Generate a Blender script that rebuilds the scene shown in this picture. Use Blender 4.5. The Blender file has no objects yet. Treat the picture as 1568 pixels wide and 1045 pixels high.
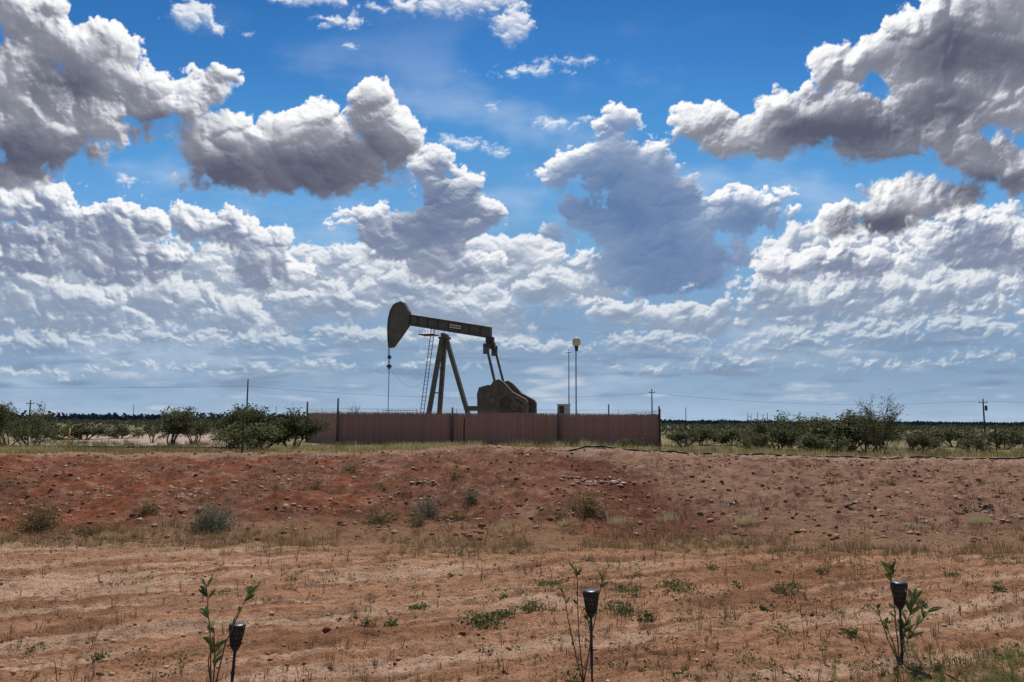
import bpy, math, random, time
import numpy as np
from mathutils import Matrix, Vector
T0=time.time()
rnd=random.Random(7); RG=np.random.default_rng(11)
scene=bpy.context.scene
# ------------------------------------------------------------ camera
F=1132.4; PITCH=math.radians(6.2); ROLL=math.radians(0.35); H=1.6
R=Matrix.Rotation(math.radians(90)+PITCH,3,'X')@Matrix.Rotation(ROLL,3,'Z')
Rn=np.array(R)
cd=bpy.data.cameras.new("camera"); cam=bpy.data.objects.new("camera",cd)
scene.collection.objects.link(cam)
cd.lens=26; cd.sensor_width=36; cd.clip_end=20000; cd.clip_start=0.05
cam.location=(0,0,H); cam.rotation_euler=R.to_euler(); scene.camera=cam
def at(px,row,d):
    v=R@Vector(((px-784)/F,-(row-522.5)/F,-1.0)); t=d/v.y
    return Vector((v.x*t,d,H+v.z*t))
# ------------------------------------------------------------ noise
def perlin(x,y,seed=0):
    r=np.random.default_rng(seed); perm=r.permutation(256); perm=np.concatenate([perm,perm])
    ang=r.random(256)*2*np.pi; gx=np.cos(ang); gy=np.sin(ang)
    x0=np.floor(x).astype(np.int64); y0=np.floor(y).astype(np.int64)
    fx=x-x0; fy=y-y0; xi=x0&255; yi=y0&255
    u=fx*fx*fx*(fx*(fx*6-15)+10); v=fy*fy*fy*(fy*(fy*6-15)+10)
    def g(ix,iy,dx,dy):
        h=perm[perm[ix&255]+(iy&255)]; return gx[h]*dx+gy[h]*dy
    a=g(xi,yi,fx,fy); b=g(xi+1,yi,fx-1,fy); c=g(xi,yi+1,fx,fy-1); d=g(xi+1,yi+1,fx-1,fy-1)
    return (a+(b-a)*u)+((c+(d-c)*u)-(a+(b-a)*u))*v
def fbm(x,y,o=4,seed=0,bil=False,gain=0.5,lac=2.07):
    s=0;a=1.0;n=0
    for i in range(o):
        p=perlin(x+i*17.3,y-i*9.1,seed+i)
        s=s+a*(np.abs(p) if bil else p); n+=a; a*=gain; x=x*lac; y=y*lac
    return s/n*1.6
def ss(a,b,x):
    t=np.clip((x-a)/(b-a),0,1); return t*t*(3-2*t)
# ------------------------------------------------------------ terrain
def gz(x,y,fine=True):
    x=np.asarray(x,float); y=np.asarray(y,float)
    crest=0.60+0.22*np.exp(-((x-0.8)/4.5)**2)-0.04*ss(4,14,x)-0.06*ss(-3,-12,x)
    t=np.clip((y-10.8)/(20.5-10.8),0,1); prof=0.55*t+0.45*(t*t*(3-2*t))
    z=crest*prof
    z=np.where(y>21.5, crest-(crest+0.22)*ss(21.5,38,y), z)
    z=z-0.07*np.exp(-((y-10.3)/0.9)**2)
    near=ss(60,25,y)
    z=z+near*0.06*fbm(x*0.35,y*0.35,3,5)
    slope=ss(11,12.5,y)*ss(23,20,y)
    z=z+slope*0.20*fbm(x*0.6,y*0.9,3,15)*(0.4+0.6*ss(4,2,x))
    xs=1.6+(20-y)*0.14
    z=z-0.13*slope*np.exp(-((x-xs)/0.8)**2)
    if fine:
        al=math.radians(24)
        ac=y*math.cos(al)-x*math.sin(al); lo=y*math.sin(al)+x*math.cos(al)
        fg=ss(11,9.5,y)*ss(-2,3,y)
        ac2=ac+0.25*fbm(lo*0.12,ac*0.2,2,33)
        z=z+fg*0.06*perlin(lo*0.22,ac2*2.6,41)+fg*0.035*perlin(lo*0.5,ac2*8,42)
        z=z+near*0.05*fbm(x*2.2,y*2.2,3,51)+slope*0.12*fbm(x*2.5,y*3,3,61,True)
        z=z+near*0.045*fbm(x*8,y*8,4,71,True)
    return z
def hit(px,row):
    v=R@Vector(((px-784)/F,-(row-522.5)/F,-1.0))
    d=np.concatenate([np.arange(3,25,0.05),np.arange(25,200,0.5)])
    t=d/v.y; zz=H+v.z*t; g=gz(v.x*t,d,False)
    i=np.argmax(zz<=g)
    if zz[i]>g[i]: i=len(d)-1
    x=float(v.x*t[i]); y=float(d[i]); return x,y,float(gz(x,y))
# ------------------------------------------------------------ node helpers
def newmat(name):
    m=bpy.data.materials.new(name); m.use_nodes=True; nt=m.node_tree; nt.nodes.clear()
    o=nt.nodes.new("ShaderNodeOutputMaterial"); return m,nt,o
def ramp(nt,cols,fac):
    r=nt.nodes.new("ShaderNodeValToRGB"); e=r.color_ramp.elements
    while len(e)<len(cols): e.new(0.5)
    for i,(p,c) in enumerate(cols): e[i].position=p; e[i].color=(*c,1)
    nt.links.new(fac,r.inputs[0]); return r.outputs[0]
def pmat(name,c1,c2,scale=3,rough=0.7,metal=0,bump=0.0,spec=0.3,vec=None):
    m,nt,o=newmat(name); p=nt.nodes.new("ShaderNodeBsdfPrincipled")
    tc=nt.nodes.new("ShaderNodeTexCoord"); n=nt.nodes.new("ShaderNodeTexNoise")
    n.inputs["Scale"].default_value=scale; n.inputs["Detail"].default_value=6; n.inputs["Roughness"].default_value=0.65
    src=tc.outputs["Object"]
    if vec:
        mp=nt.nodes.new("ShaderNodeMapping"); mp.inputs["Scale"].default_value=vec; nt.links.new(src,mp.inputs[0]); src=mp.outputs[0]
    nt.links.new(src,n.inputs["Vector"])
    nt.links.new(ramp(nt,[(0.35,c1),(0.65,c2)],n.outputs["Fac"]),p.inputs["Base Color"])
    p.inputs["Roughness"].default_value=rough; p.inputs["Metallic"].default_value=metal
    p.inputs["Specular IOR Level"].default_value=spec
    if bump:
        b=nt.nodes.new("ShaderNodeBump"); b.inputs["Strength"].default_value=bump; b.inputs["Distance"].default_value=0.02
        nt.links.new(n.outputs["Fac"],b.inputs["Height"]); nt.links.new(b.outputs[0],p.inputs["Normal"])
    nt.links.new(p.outputs[0],o.inputs[0]); return m
def leafmat(name,cols,trans=0.35,rough=0.6):
    m,nt,o=newmat(name); g=nt.nodes.new("ShaderNodeNewGeometry")
    n=len(cols); c=ramp(nt,[(i/(n-1),k) for i,k in enumerate(cols)],g.outputs["Random Per Island"])
    p=nt.nodes.new("ShaderNodeBsdfPrincipled"); p.inputs["Roughness"].default_value=rough; p.inputs["Specular IOR Level"].default_value=0.25
    nt.links.new(c,p.inputs["Base Color"])
    if trans>0:
        t=nt.nodes.new("ShaderNodeBsdfTranslucent"); mx=nt.nodes.new("ShaderNodeMixShader"); mx.inputs[0].default_value=trans
        nt.links.new(c,t.inputs[0]); nt.links.new(p.outputs[0],mx.inputs[1]); nt.links.new(t.outputs[0],mx.inputs[2]); nt.links.new(mx.outputs[0],o.inputs[0])
    else: nt.links.new(p.outputs[0],o.inputs[0])
    return m
# ------------------------------------------------------------ mesh helpers
def link(name,me,mats,parent=None,smooth=False):
    ob=bpy.data.objects.new(name,me); scene.collection.objects.link(ob)
    for m in (mats if isinstance(mats,(list,tuple)) else [mats]): me.materials.append(m)
    if parent: ob.parent=parent
    if smooth: me.polygons.foreach_set("use_smooth",[True]*len(me.polygons))
    return ob
def empty(name,loc=(0,0,0),rz=0):
    e=bpy.data.objects.new(name,None); scene.collection.objects.link(e); e.location=loc; e.rotation_euler=(0,0,rz); e.empty_display_size=0.3; return e
def npmesh(name,V,Fa,k):
    me=bpy.data.meshes.new(name); V=np.asarray(V,np.float32).reshape(-1,3); Fa=np.asarray(Fa,np.int32).reshape(-1,k)
    me.vertices.add(len(V)); me.vertices.foreach_set("co",V.ravel())
    me.loops.add(Fa.size); me.loops.foreach_set("vertex_index",Fa.ravel())
    me.polygons.add(len(Fa)); me.polygons.foreach_set("loop_start",np.arange(0,Fa.size,k,dtype=np.int32))
    me.update(calc_edges=True); return me
class M:
    def __init__(s): s.v=[]; s.f=[]; s.mi=[]; s.m=0
    def add(s,vs,fs):
        b=len(s.v); s.v+= [tuple(q) for q in vs]; s.f+=[tuple(i+b for i in f) for f in fs]; s.mi+=[s.m]*len(fs)
    def beam(s,p,q,w,h,w2=None,h2=None,up=(0,0,1)):
        p=Vector(p);q=Vector(q);d=(q-p).normalized(); u=Vector(up)
        if abs(d.dot(u))>0.98: u=Vector((1,0,0))
        a=d.cross(u).normalized(); b=a.cross(d).normalized(); w2=w2 or w; h2=h2 or h
        vs=[]
        for c,ww,hh in((p,w,h),(q,w2,h2)):
            for i,j in((-1,-1),(1,-1),(1,1),(-1,1)): vs.append(c+a*(i*ww/2)+b*(j*hh/2))
        s.add(vs,[(3,2,1,0),(4,5,6,7),(0,1,5,4),(1,2,6,5),(2,3,7,6),(3,0,4,7)])
    def cyl(s,p,q,r,r2=None,n=10,cap=True):
        p=Vector(p);q=Vector(q);d=(q-p).normalized(); u=Vector((0,0,1))
        if abs(d.dot(u))>0.95: u=Vector((1,0,0))
        a=d.cross(u).normalized(); b=a.cross(d).normalized(); r2=r if r2 is None else r2
        vs=[];
        for c,rr in((p,r),(q,r2)):
            for i in range(n):
                t=2*math.pi*i/n; vs.append(c+a*(rr*math.cos(t))+b*(rr*math.sin(t)))
        fs=[(i,(i+1)%n,n+(i+1)%n,n+i) for i in range(n)]
        if cap: fs+=[tuple(range(n-1,-1,-1)),tuple(range(n,2*n))]
        s.add(vs,fs)
    def prism(s,poly,y0,y1):
        n=len(poly); vs=[(x,y0,z) for x,z in poly]+[(x,y1,z) for x,z in poly]
        s.add(vs,[tuple(range(n)),tuple(range(2*n-1,n-1,-1))]+[(i,i+n,(i+1)%n+n,(i+1)%n) for i in range(n)])
    def box(s,x0,x1,y0,y1,z0,z1): s.prism([(x0,z0),(x1,z0),(x1,z1),(x0,z1)],y0,y1)
    def rev(s,c,prof,n=16):
        c=Vector(c); vs=[]
        for r,z in prof:
            for i in range(n):
                t=2*math.pi*i/n; vs.append((c.x+r*math.cos(t),c.y+r*math.sin(t),c.z+z))
        fs=[]
        for k in range(len(prof)-1):
            for i in range(n): fs.append((k*n+i,k*n+(i+1)%n,(k+1)*n+(i+1)%n,(k+1)*n+i))
        fs+=[tuple(range(n-1,-1,-1)),tuple((len(prof)-1)*n+i for i in range(n))]
        s.add(vs,fs)
    def obj(s,name,mats,parent=None,smooth=False,bevel=0):
        me=bpy.data.meshes.new(name); me.from_pydata(s.v,[],s.f); me.update()
        ob=link(name,me,mats,parent,smooth)
        me.polygons.foreach_set("material_index",s.mi)
        if bevel:
            b=ob.modifiers.new("bevel",'BEVEL'); b.width=bevel; b.segments=2; b.limit_method='ANGLE'
        return ob
def leaves(C,size,aspect=0.5,up=0.0,rng=RG,sizevar=0.4):
    n=len(C); d=rng.normal(size=(n,3)); d[:,2]+=up; d/=np.linalg.norm(d,axis=1)[:,None]
    e=rng.normal(size=(n,3)); e=np.cross(d,e); e/=np.linalg.norm(e,axis=1)[:,None]
    s=(size*(1+sizevar*rng.uniform(-1,1,n)))[:,None]
    V=np.stack([C-d*s/2,C+e*s*aspect/2,C+d*s/2,C-e*s*aspect/2],1).reshape(-1,3)
    return V,np.arange(4*n).reshape(-1,4)
def blades(P,h,spread,width,nb,rng=RG,bend=0.5):
    n=len(P); h=np.broadcast_to(h,(n,)); N=n*nb
    B=np.repeat(P,nb,0).copy(); hh=np.repeat(h,nb)*rng.uniform(0.45,1.1,N)
    a=rng.uniform(0,2*np.pi,N); r=rng.uniform(0,1,N)
    sp=np.repeat(np.broadcast_to(spread,(n,)),nb)
    off=np.stack([np.cos(a),np.sin(a),np.zeros(N)],1)
    B+=off*(sp*r*0.5)[:,None]; B[:,2]-=0.01
    lean=rng.uniform(0.05,bend,N)
    a2=rng.uniform(0,2*np.pi,N); w=np.repeat(np.broadcast_to(width,(n,)),nb)
    side=np.stack([np.cos(a2),np.sin(a2),np.zeros(N)],1)*(w/2)[:,None]
    up=np.array([0,0,1.0])
    mid=B+off*(lean*hh*0.4)[:,None]+up*(hh*0.6)[:,None]
    tip=B+off*(lean*hh*1.1)[:,None]+up*(hh)[:,None]*1.0
    V=np.stack([B-side,B+side,mid+side*0.75,mid-side*0.75,tip+side*0.1,tip-side*0.1],1).reshape(-1,3)
    i=np.arange(N)[:,None]*6
    Fq=np.concatenate([i+np.array([[0,1,2,3]]),i+np.array([[3,2,4,5]])],0)
    return V,Fq
# ------------------------------------------------------------ world + sun
SE=math.radians(57); SAZ=math.radians(8)
w=bpy.data.worlds.new("World"); scene.world=w; w.use_nodes=True; nt=w.node_tree
bg=nt.nodes["Background"]; sk=nt.nodes.new("ShaderNodeTexSky"); sk.sky_type='NISHITA'; sk.sun_disc=False
sk.sun_elevation=SE; sk.sun_rotation=SAZ; sk.altitude=800; sk.dust_density=1.5
nt.links.new(sk.outputs[0],bg.inputs[0]); bg.inputs[1].default_value=0.09
sd=bpy.data.lights.new("sun",'SUN'); sd.energy=4.6; sd.angle=math.radians(0.53); sd.color=(1,0.95,0.87)
so=bpy.data.objects.new("sun",sd); scene.collection.objects.link(so)
so.rotation_euler=(-(math.pi/2-SE),0,-SAZ); so.location=(0,0,50)
scene.view_settings.view_transform='Standard'; scene.view_settings.look='None'; scene.view_settings.exposure=0
# ------------------------------------------------------------ sky dome
def puff(x,y,seed,k=7.0):
    r=np.random.default_rng(seed); tx=r.random(4096).astype(np.float32); ty=r.random(4096).astype(np.float32); tr=r.uniform(0.7,1.15,4096).astype(np.float32)
    x=x.astype(np.float32); y=y.astype(np.float32)
    x0=np.floor(x).astype(np.int64); y0=np.floor(y).astype(np.int64); s=np.zeros(x.shape,np.float32)
    for i in(-1,0,1):
        for j in(-1,0,1):
            cx=x0+i; cy=y0+j; h=(cx*374761393+cy*668265263+seed*1013)&0xffffffff; h=((h^(h>>13))*1274126177)&0xffffffff; h=(h^(h>>16))&4095
            dx=cx+tx[h]-x; dy=cy+ty[h]-y; s+=np.exp(k*(1-(dx*dx+dy*dy)/(tr[h]**2)))
    return np.log(s+1e-6)/k
def srgb(r,g,b):
    c=np.array([r,g,b])/255.; return np.where(c<=0.04045,c/12.92,((c+0.055)/1.055)**2.4)
az=np.concatenate([np.linspace(-80,-37.2,70),np.linspace(-37,37,1180),np.linspace(37.2,80,70)])
el=np.concatenate([[-2.0,-1.0],np.linspace(-0.5,36.3,640),np.linspace(36.6,50,26)])
AZ,EL=np.meshgrid(np.radians(az),np.radians(el))
D=np.stack([np.sin(AZ)*np.cos(EL),np.cos(AZ)*np.cos(EL),np.sin(EL)],-1)
Cc=D@Rn
zc=np.maximum(-Cc[...,2],0.12)
PX=784+F*Cc[...,0]/zc; PY=522.5-F*Cc[...,1]/zc
f32=np.float32
def cloudtex(sc,seed,sq=1.0):
    w1=fbm(PX/sc*.8,PY*sq/sc*.8,5,seed)*0.5; w2=fbm(PX/sc*.8+40,PY*sq/sc*.8+7,5,seed+9)*0.5
    x=PX/sc+w1; y=PY*sq/sc+w2
    big=puff(x,y,seed+20,6); med=puff(x*2.1+w2*.8,y*2.1+w1*.8,seed+21,5); sm=puff(x*4.4+w1*2,y*4.4-w2*2,seed+22,4)
    fine=fbm(PX/sc*5,PY*sq/sc*5,5,seed+30,False,0.62)
    return tuple((a-a.mean()).astype(f32) for a in (big,med,sm,fine,w1,w2))
TEX={0:(64,cloudtex(64,1000)),1:(38,cloudtex(38,2000,1.1)),2:(24,cloudtex(24,3000,1.3)),3:(46,cloudtex(46,5000,1.1))}
LOW=fbm(PX/130,PY/90,4,4000).astype(f32)
def hblur(a,n):
    p=np.pad(a,((0,0),(n,n)),mode='edge'); c=np.cumsum(p,1); return (c[:,2*n:]-c[:,:-2*n])/(2*n)
def grads(h):
    gu=np.zeros_like(h); gu[1:-1]=(h[2:]-h[:-2])/2/1.14
    gr=np.zeros_like(h); gr[:,1:-1]=(h[:,2:]-h[:,:-2])/2/1.24
    return gu,gr
def layer(blobs,tex,flip,A=40,soft=6,tau=30,win=50,base=0.12,shades=(),k=5.0,rel=1.0,litb=0.5,bias=0.0):
    sc,tx=TEX[tex]; big,med,sm,fine,w1,w2=[(a[:,::-1] if flip else a) for a in tx]; low=LOW[:,::-1] if flip else LOW
    X=PX+w1*sc*0.55; Y=PY+w2*sc*0.5; B=np.full(PX.shape,-200.0,f32)
    for b in blobs:
        cx,cy,rx,ry=b[:4]
        q=(1-np.sqrt(((X-cx)/rx)**2+((Y-cy)/ry)**2))*min(rx,ry)*1.15
        if len(b)>4: q=np.minimum(q,(b[4]-Y)*0.9)
        q=np.maximum(q,-150); B=np.maximum(B,q)+k*np.log1p(np.exp(-np.abs(B-q)/k))*0.8
    B=B+bias
    bil=big*0.5+med*0.30+sm*0.18
    Hh=B+A*bil*1.25+fine*A*0.22
    dens=hblur(np.clip((B+A*0.9*bil)/18,0,1),6)
    c=np.cumsum(dens[::-1],0)[::-1]; ab=c.copy(); ab[:-win]-=c[win:]
    Tt=np.exp(-ab*1.14/(tau*(1+0.9*np.clip(low,-0.6,0.9))))
    hb=sc*(0.42*big+0.14*med)+np.sqrt(np.clip(B+8,0,40))*3.0
    gu,gr=grads(hb); sx=np.clip((760-PX)/900,-0.55,0.55)
    lb=(-gu*0.9-gr*sx)/np.sqrt(1+gu*gu+gr*gr)
    Tt=np.clip(Tt+litb*lb+0.15*med,0,1)
    g=np.zeros_like(Tt)
    for (cx,cy,rx,ry,s) in shades: g=np.maximum(g,s*np.exp(-(((X-cx)/rx)**2+((Y-cy)/ry)**2)**1.6))
    Tt=Tt*(1-g)
    al=ss(0,1,Hh/(soft*(1+2.6*(1-Tt))))
    hg=sc*(0.38*big+0.17*med+0.075*sm*(0.35+0.65*Tt)+0.014*fine*Tt)+np.sqrt(np.clip(B+8,0,40))*3.0
    gu,gr=grads(hg)
    lit=(-gu*0.9-gr*sx+0.35)/np.sqrt(1+gu*gu+gr*gr)
    lit=np.clip(lit,-0.3,1)
    up=0.52+0.54*lit*rel+0.28*bil
    lo=base*(1-g)+0.045*lit*rel+0.08*low+0.05*big
    t2=Tt*Tt*(3-2*Tt)
    lum=lo+(up-lo)*t2
    lum=lum+0.38*np.exp(-np.clip(Hh,0,None)/7)*(0.2+0.8*Tt)
    return al,np.clip(lum,0,1.0),Tt,Hh
BLUE=[(-400,(36,92,170)),(0,(54,116,186)),(100,(64,130,200)),(200,(80,148,210)),(300,(104,165,220)),(400,(124,174,216)),(480,(130,162,196)),(560,(134,162,192)),(610,(150,176,204)),(650,(172,194,214)),(700,(182,202,220))]
def grad(stops,t):
    ys=[s[0] for s in stops]; cs=np.array([srgb(*s[1]) for s in stops])
    return np.stack([np.interp(t,ys,cs[:,i]) for i in range(3)],-1)
SKY=grad(BLUE,PY)
SKY*= (1+0.10*fbm(PX/500,PY/260,3,900))[...,None]
def comp(al,lum,white,mid,shade,op=1.0):
    global SKY
    l=lum[...,None]; W,Mi,S=[np.array(srgb(*q)) for q in (white,mid,shade)]
    col=np.where(l<0.5,S+(Mi-S)*(l*2),Mi+(W-Mi)*((l-0.5)*2))
    a=(al*op)[...,None]; SKY=SKY*(1-a)+col*a
v=ss(0.0,0.6,fbm(PX/260,PY/120,6,77)+0.12*np.sin(PX/300)); comp(v*0.34*ss(-50,250,PY),np.full(PX.shape,0.9),(225,235,248),(200,215,235),(160,180,205))
st=fbm(PX/130,PY/22,6,300); comp(ss(-0.1,0.5,st)*ss(430,520,PY)*0.65,ss(0,0.6,st),(206,214,224),(164,182,203),(124,146,172))
st=fbm(PX/150+9,PY/20,6,320); comp(ss(0.0,0.5,st)*ss(470,540,PY)*ss(630,590,PY)*0.85,0.2+0*st,(205,214,224),(134,154,182),(110,132,161))
LA1=[(90,410,230,75),(330,430,150,56),(520,425,120,48),(640,440,150,50),(790,405,110,46),(890,430,80,44),(1270,410,120,66),(1400,405,150,72),(1520,390,110,84),(-150,400,200,90),(1750,400,200,100),(-500,390,250,110),(2200,390,300,110)]
a,l,t,h=layer(LA1,3,0,A=44,soft=7,tau=24,win=36,base=0.20,litb=0.72,bias=3); comp(a,l,(242,244,247),(186,196,210),(122,139,167),0.97)
LA2=[(110,480,130,48),(250,470,90,46),(380,490,90,40),(500,465,90,36),(620,450,70,36),(720,480,120,42),(830,445,60,32),(1240,480,80,38),(1350,460,120,46),(1480,455,100,44),(1070,490,100,30),(1180,450,60,34),(950,480,60,24),(20,440,90,40),(-200,480,250,60),(1800,480,250,60)]
a,l,t,h=layer(LA2,1,1,A=38,soft=8,tau=21,win=34,base=0.17,litb=0.72,bias=3); comp(a,l,(232,236,241),(175,187,204),(118,136,164),0.94)
LA3=[(60,530,120,24),(250,520,100,22),(400,525,80,20),(560,520,100,24),(700,525,80,20),(1220,525,90,24),(1000,530,80,26),(1350,515,110,28),(1480,508,100,26),(370,565,70,13),(820,535,70,18),(1330,560,70,14),(500,560,60,12),(60,572,90,12),(1180,555,80,14),(1500,548,80,14),(1010,565,60,10),(660,560,60,11),(200,560,60,10)]
a,l,t,h=layer(LA3,2,1,A=28,soft=11,tau=16,win=22,base=0.12,litb=0.65,bias=3); comp(a,l,(214,222,230),(166,182,201),(112,134,163),0.86)
LB=[(40,315,90,42),(170,340,110,40),(300,345,50,32),(345,355,42,34),(405,372,45,28),(40,380,130,44),(190,400,110,42),(400,410,70,34),(660,262,34,46),(690,320,66,62),(742,330,32,32),(610,360,70,44),(560,335,50,20),(680,395,90,38),(1300,395,90,34),(1490,365,80,54),(1580,380,50,40),(1200,410,50,24),(-120,360,80,50),(-60,330,60,40),(1680,350,70,60),(1760,380,90,50)]
a,l,t,h=layer(LB,1,0,A=40,soft=5,tau=24,win=42,base=0.10,shades=[(655,345,60,55,0.75),(80,430,110,25,0.4),(170,370,90,16,.4)],litb=0.7,bias=3); comp(a,l,(251,251,252),(190,197,211),(106,120,151),0.98)
LT=[(942,195,34,32),(955,255,92,50),(1000,330,112,76),(905,322,56,34),(845,362,32,19),(1010,410,116,50),(1130,322,72,40),(1190,312,32,20),(1115,390,46,26),(868,268,40,26)]
a,l,t,h=layer(LT,1,1,A=38,soft=5,tau=18,win=90,base=0.16,shades=[(965,305,110,72,0.95),(1030,405,115,60,0.9),(1140,342,60,28,0.85)],litb=0.5,bias=3,rel=1); comp(a,l,(253,253,253),(180,193,214),(98,126,168),0.99)
LC=[(330,222,56,46,308),(395,238,84,54,310),(480,215,76,58,308),(566,172,42,46,304),(600,218,44,56,300),(520,256,108,42,308),(400,272,116,30,308),(317,132,46,30),(292,165,26,26),
 (60,50,60,66),(20,130,66,85),(150,85,66,56),(110,160,115,66),(214,150,50,50),(60,215,110,50),(190,200,60,28),(20,262,90,28),
 (1070,190,50,30),(1120,200,70,36),(1160,220,80,26,254),(1235,175,92,52,254),(1300,112,56,48),(1340,190,118,58,268),(1400,85,85,70),(1450,150,105,80),(1500,40,120,74),(1560,120,75,100),(1510,240,80,40),(1560,268,60,40),
 (1290,326,46,32,364),(1350,320,66,42,366),(1410,298,52,40,362),(1480,296,44,20),
 (-130,150,140,120),(-60,0,90,60),(1720,120,150,130),(300,-170,200,60),(900,-140,160,50),(1300,-190,200,60),(1650,-80,140,80),(-300,250,150,90),(-600,180,260,120),(2100,200,300,130)]
SH=[(440,266,190,44,1),(560,248,80,44,.9),(1290,205,140,42,1),(1480,80,125,46,0.98),(1350,347,76,22,0.95),(30,240,110,42,0.95),(100,120,70,36,0.6),(1520,285,80,26,0.9),(1350,245,120,22,0.9),(240,190,60,24,0.7),(1430,165,60,45,.75)]
a,l,t,h=layer(LC,0,0,A=46,soft=5,tau=28,win=52,base=0.15,shades=SH,litb=0.62,bias=3); comp(a,l,(254,254,254),(198,201,210),(90,93,112),1.0)
LD=[(290,22,42,28),(480,-5,85,20),(520,34,42,13),(700,0,125,28),(785,42,36,32),(640,10,80,16),(195,276,22,9),(330,45,20,10)]
a,l,t,h=layer(LD,2,0,A=26,soft=11,tau=40,win=30,base=0.35); comp(a,l,(240,243,249),(190,202,222),(140,158,190),0.92)
LW=[(800,110,76,10),(870,93,46,7),(852,190,38,13),(715,222,47,12),(768,235,26,8),(756,162,11,10),(382,50,22,6),(690,212,20,7),(535,72,14,8),(1010,468,15,5),(1055,438,12,7),(900,180,14,8)]
a,l,t,h=layer(LW,2,1,A=24,soft=13,tau=60,win=20,base=0.45,k=4); comp(a,l,(240,245,251),(200,215,236),(150,175,210),0.85)
hz=ss(400,640,PY)[...,None]*0.12; SKY=SKY*(1-hz)+np.array(srgb(160,184,211))*hz
SKY=np.clip(SKY,0.0,1.0)
RD=5000.0; nr,nc=PX.shape
ii=np.arange(nr*nc).reshape(nr,nc); Fq=np.stack([ii[:-1,:-1],ii[1:,:-1],ii[1:,1:],ii[:-1,1:]],-1).reshape(-1,4)
me=npmesh("sky",D.reshape(-1,3)*RD,Fq,4)
at_=me.color_attributes.new("cloud_light",'FLOAT_COLOR','POINT')
at_.data.foreach_set("color",np.concatenate([SKY.reshape(-1,3),np.ones((nr*nc,1))],1).astype(np.float32).ravel())
m,nt,o=newmat("sky_glow"); a_=nt.nodes.new("ShaderNodeAttribute"); a_.attribute_name="cloud_light"; e=nt.nodes.new("ShaderNodeEmission")
nt.links.new(a_.outputs["Color"],e.inputs[0]); nt.links.new(e.outputs[0],o.inputs[0]); m.cycles.emission_sampling='NONE'
link("sky",me,m)
print("sky",time.time()-T0)
# ------------------------------------------------------------ ground
ys=[-40,-25,-15,-8,-4,-1,1,2]; y=2.6
while y<30: ys.append(y); y+=max(0.02,0.0055*y)
while y<6000: ys.append(y); y*=1.03
ys=np.array(ys); nx=620; tt=np.linspace(-1,1,nx)
YY=np.repeat(ys[:,None],nx,1); XX=tt[None,:]*(np.maximum(ys,0)*0.85+3.0+np.where(ys<2,30,0)+np.where(ys>60,(ys-60)*0.6,0))[:,None]
ZZ=gz(XX,YY)
def zone(x,y):
    C=np.zeros(x.shape+(3,)); C[:]=(0.58,0.31,0.175)
    def mixc(c,m):
        nonlocal C; C=C*(1-m[...,None])+np.array(c)*m[...,None]
    n1=fbm(x*0.5,y*0.5,5,200); n2=fbm(x*1.7,y*1.7,5,210); n3=fbm(x*0.15,y*0.15,3,220); n4=fbm(x*5,y*6,4,225)
    al=math.radians(24); ac=y*math.cos(al)-x*math.sin(al); lo=y*math.sin(al)+x*math.cos(al)
    ac2=ac+0.25*fbm(lo*0.12,ac*0.2,2,33)
    tr=perlin(lo*0.25,ac2*2.6+n1*0.2,230)+0.5*perlin(lo*0.6,ac2*7,231)
    mixc((0.76,0.50,0.34),ss(0.0,0.4,tr+0.35*n1+0.3*ss(-1,-5,x))*0.85)
    mixc((0.33,0.15,0.075),ss(0.05,0.5,-tr+0.5*n1)*0.8)
    mixc((0.29,0.165,0.09),ss(0.0,0.5,n2+0.1)*0.42)
    mixc((0.24,0.115,0.06),ss(0.12,0.4,perlin(lo*0.4,ac2*11,232))*0.6*ss(11,9,y))
    mixc((0.17,0.09,0.05),ss(0.15,0.6,n4)*0.6)
    mixc((0.30,0.17,0.09),ss(9.0,10.2,y+n1*0.8)*0.8)
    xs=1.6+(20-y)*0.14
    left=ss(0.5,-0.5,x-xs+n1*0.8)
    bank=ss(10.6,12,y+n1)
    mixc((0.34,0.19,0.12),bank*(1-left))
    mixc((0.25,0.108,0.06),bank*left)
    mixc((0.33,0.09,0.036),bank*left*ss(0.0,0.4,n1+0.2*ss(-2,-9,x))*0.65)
    mixc((0.48,0.30,0.20),bank*ss(0.1,0.5,n2)*0.5)
    mixc((0.12,0.06,0.038),bank*ss(0.05,0.45,-n2+0.3*n1)*0.6)
    mixc((0.10,0.048,0.03),bank*ss(0.1,0.5,n4)*0.6)
    mixc((0.52,0.35,0.25),bank*ss(0.2,0.5,-n4)*0.5)
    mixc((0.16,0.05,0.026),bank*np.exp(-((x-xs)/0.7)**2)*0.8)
    mixc((0.48,0.32,0.22),ss(19,20.5,y+n2*1.2)*0.6)
    mixc((0.30,0.23,0.12),ss(22.5,26,y+n2*2))
    mixc((0.13,0.125,0.06),ss(26,40,y)*ss(-0.1,0.4,n3+n1*0.3)*0.8)
    mixc((0.15,0.14,0.075),ss(60,140,y)*0.8)
    mixc((0.06,0.07,0.05),ss(150,500,y))
    u=x/np.maximum(y,1)
    pad=ss(-0.68,-0.64,u)*ss(-0.36,-0.385,u)*ss(44,48,y+n1*2)*ss(100,88,y+n1*8)
    mixc((0.46,0.35,0.28),pad)
    mixc((0.13,0.13,0.04),ss(0.0,0.5,(x-2.4)*0.5+(5.6-y)*0.8-0.6+n2*0.8)*0.7*ss(7,5.8,y))
    return np.clip(C,0.01,0.9)
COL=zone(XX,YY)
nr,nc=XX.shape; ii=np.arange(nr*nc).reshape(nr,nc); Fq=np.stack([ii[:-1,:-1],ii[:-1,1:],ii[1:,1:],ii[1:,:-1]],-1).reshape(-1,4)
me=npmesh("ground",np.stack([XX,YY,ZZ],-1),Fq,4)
at_=me.color_attributes.new("soil",'FLOAT_COLOR','POINT')
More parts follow.
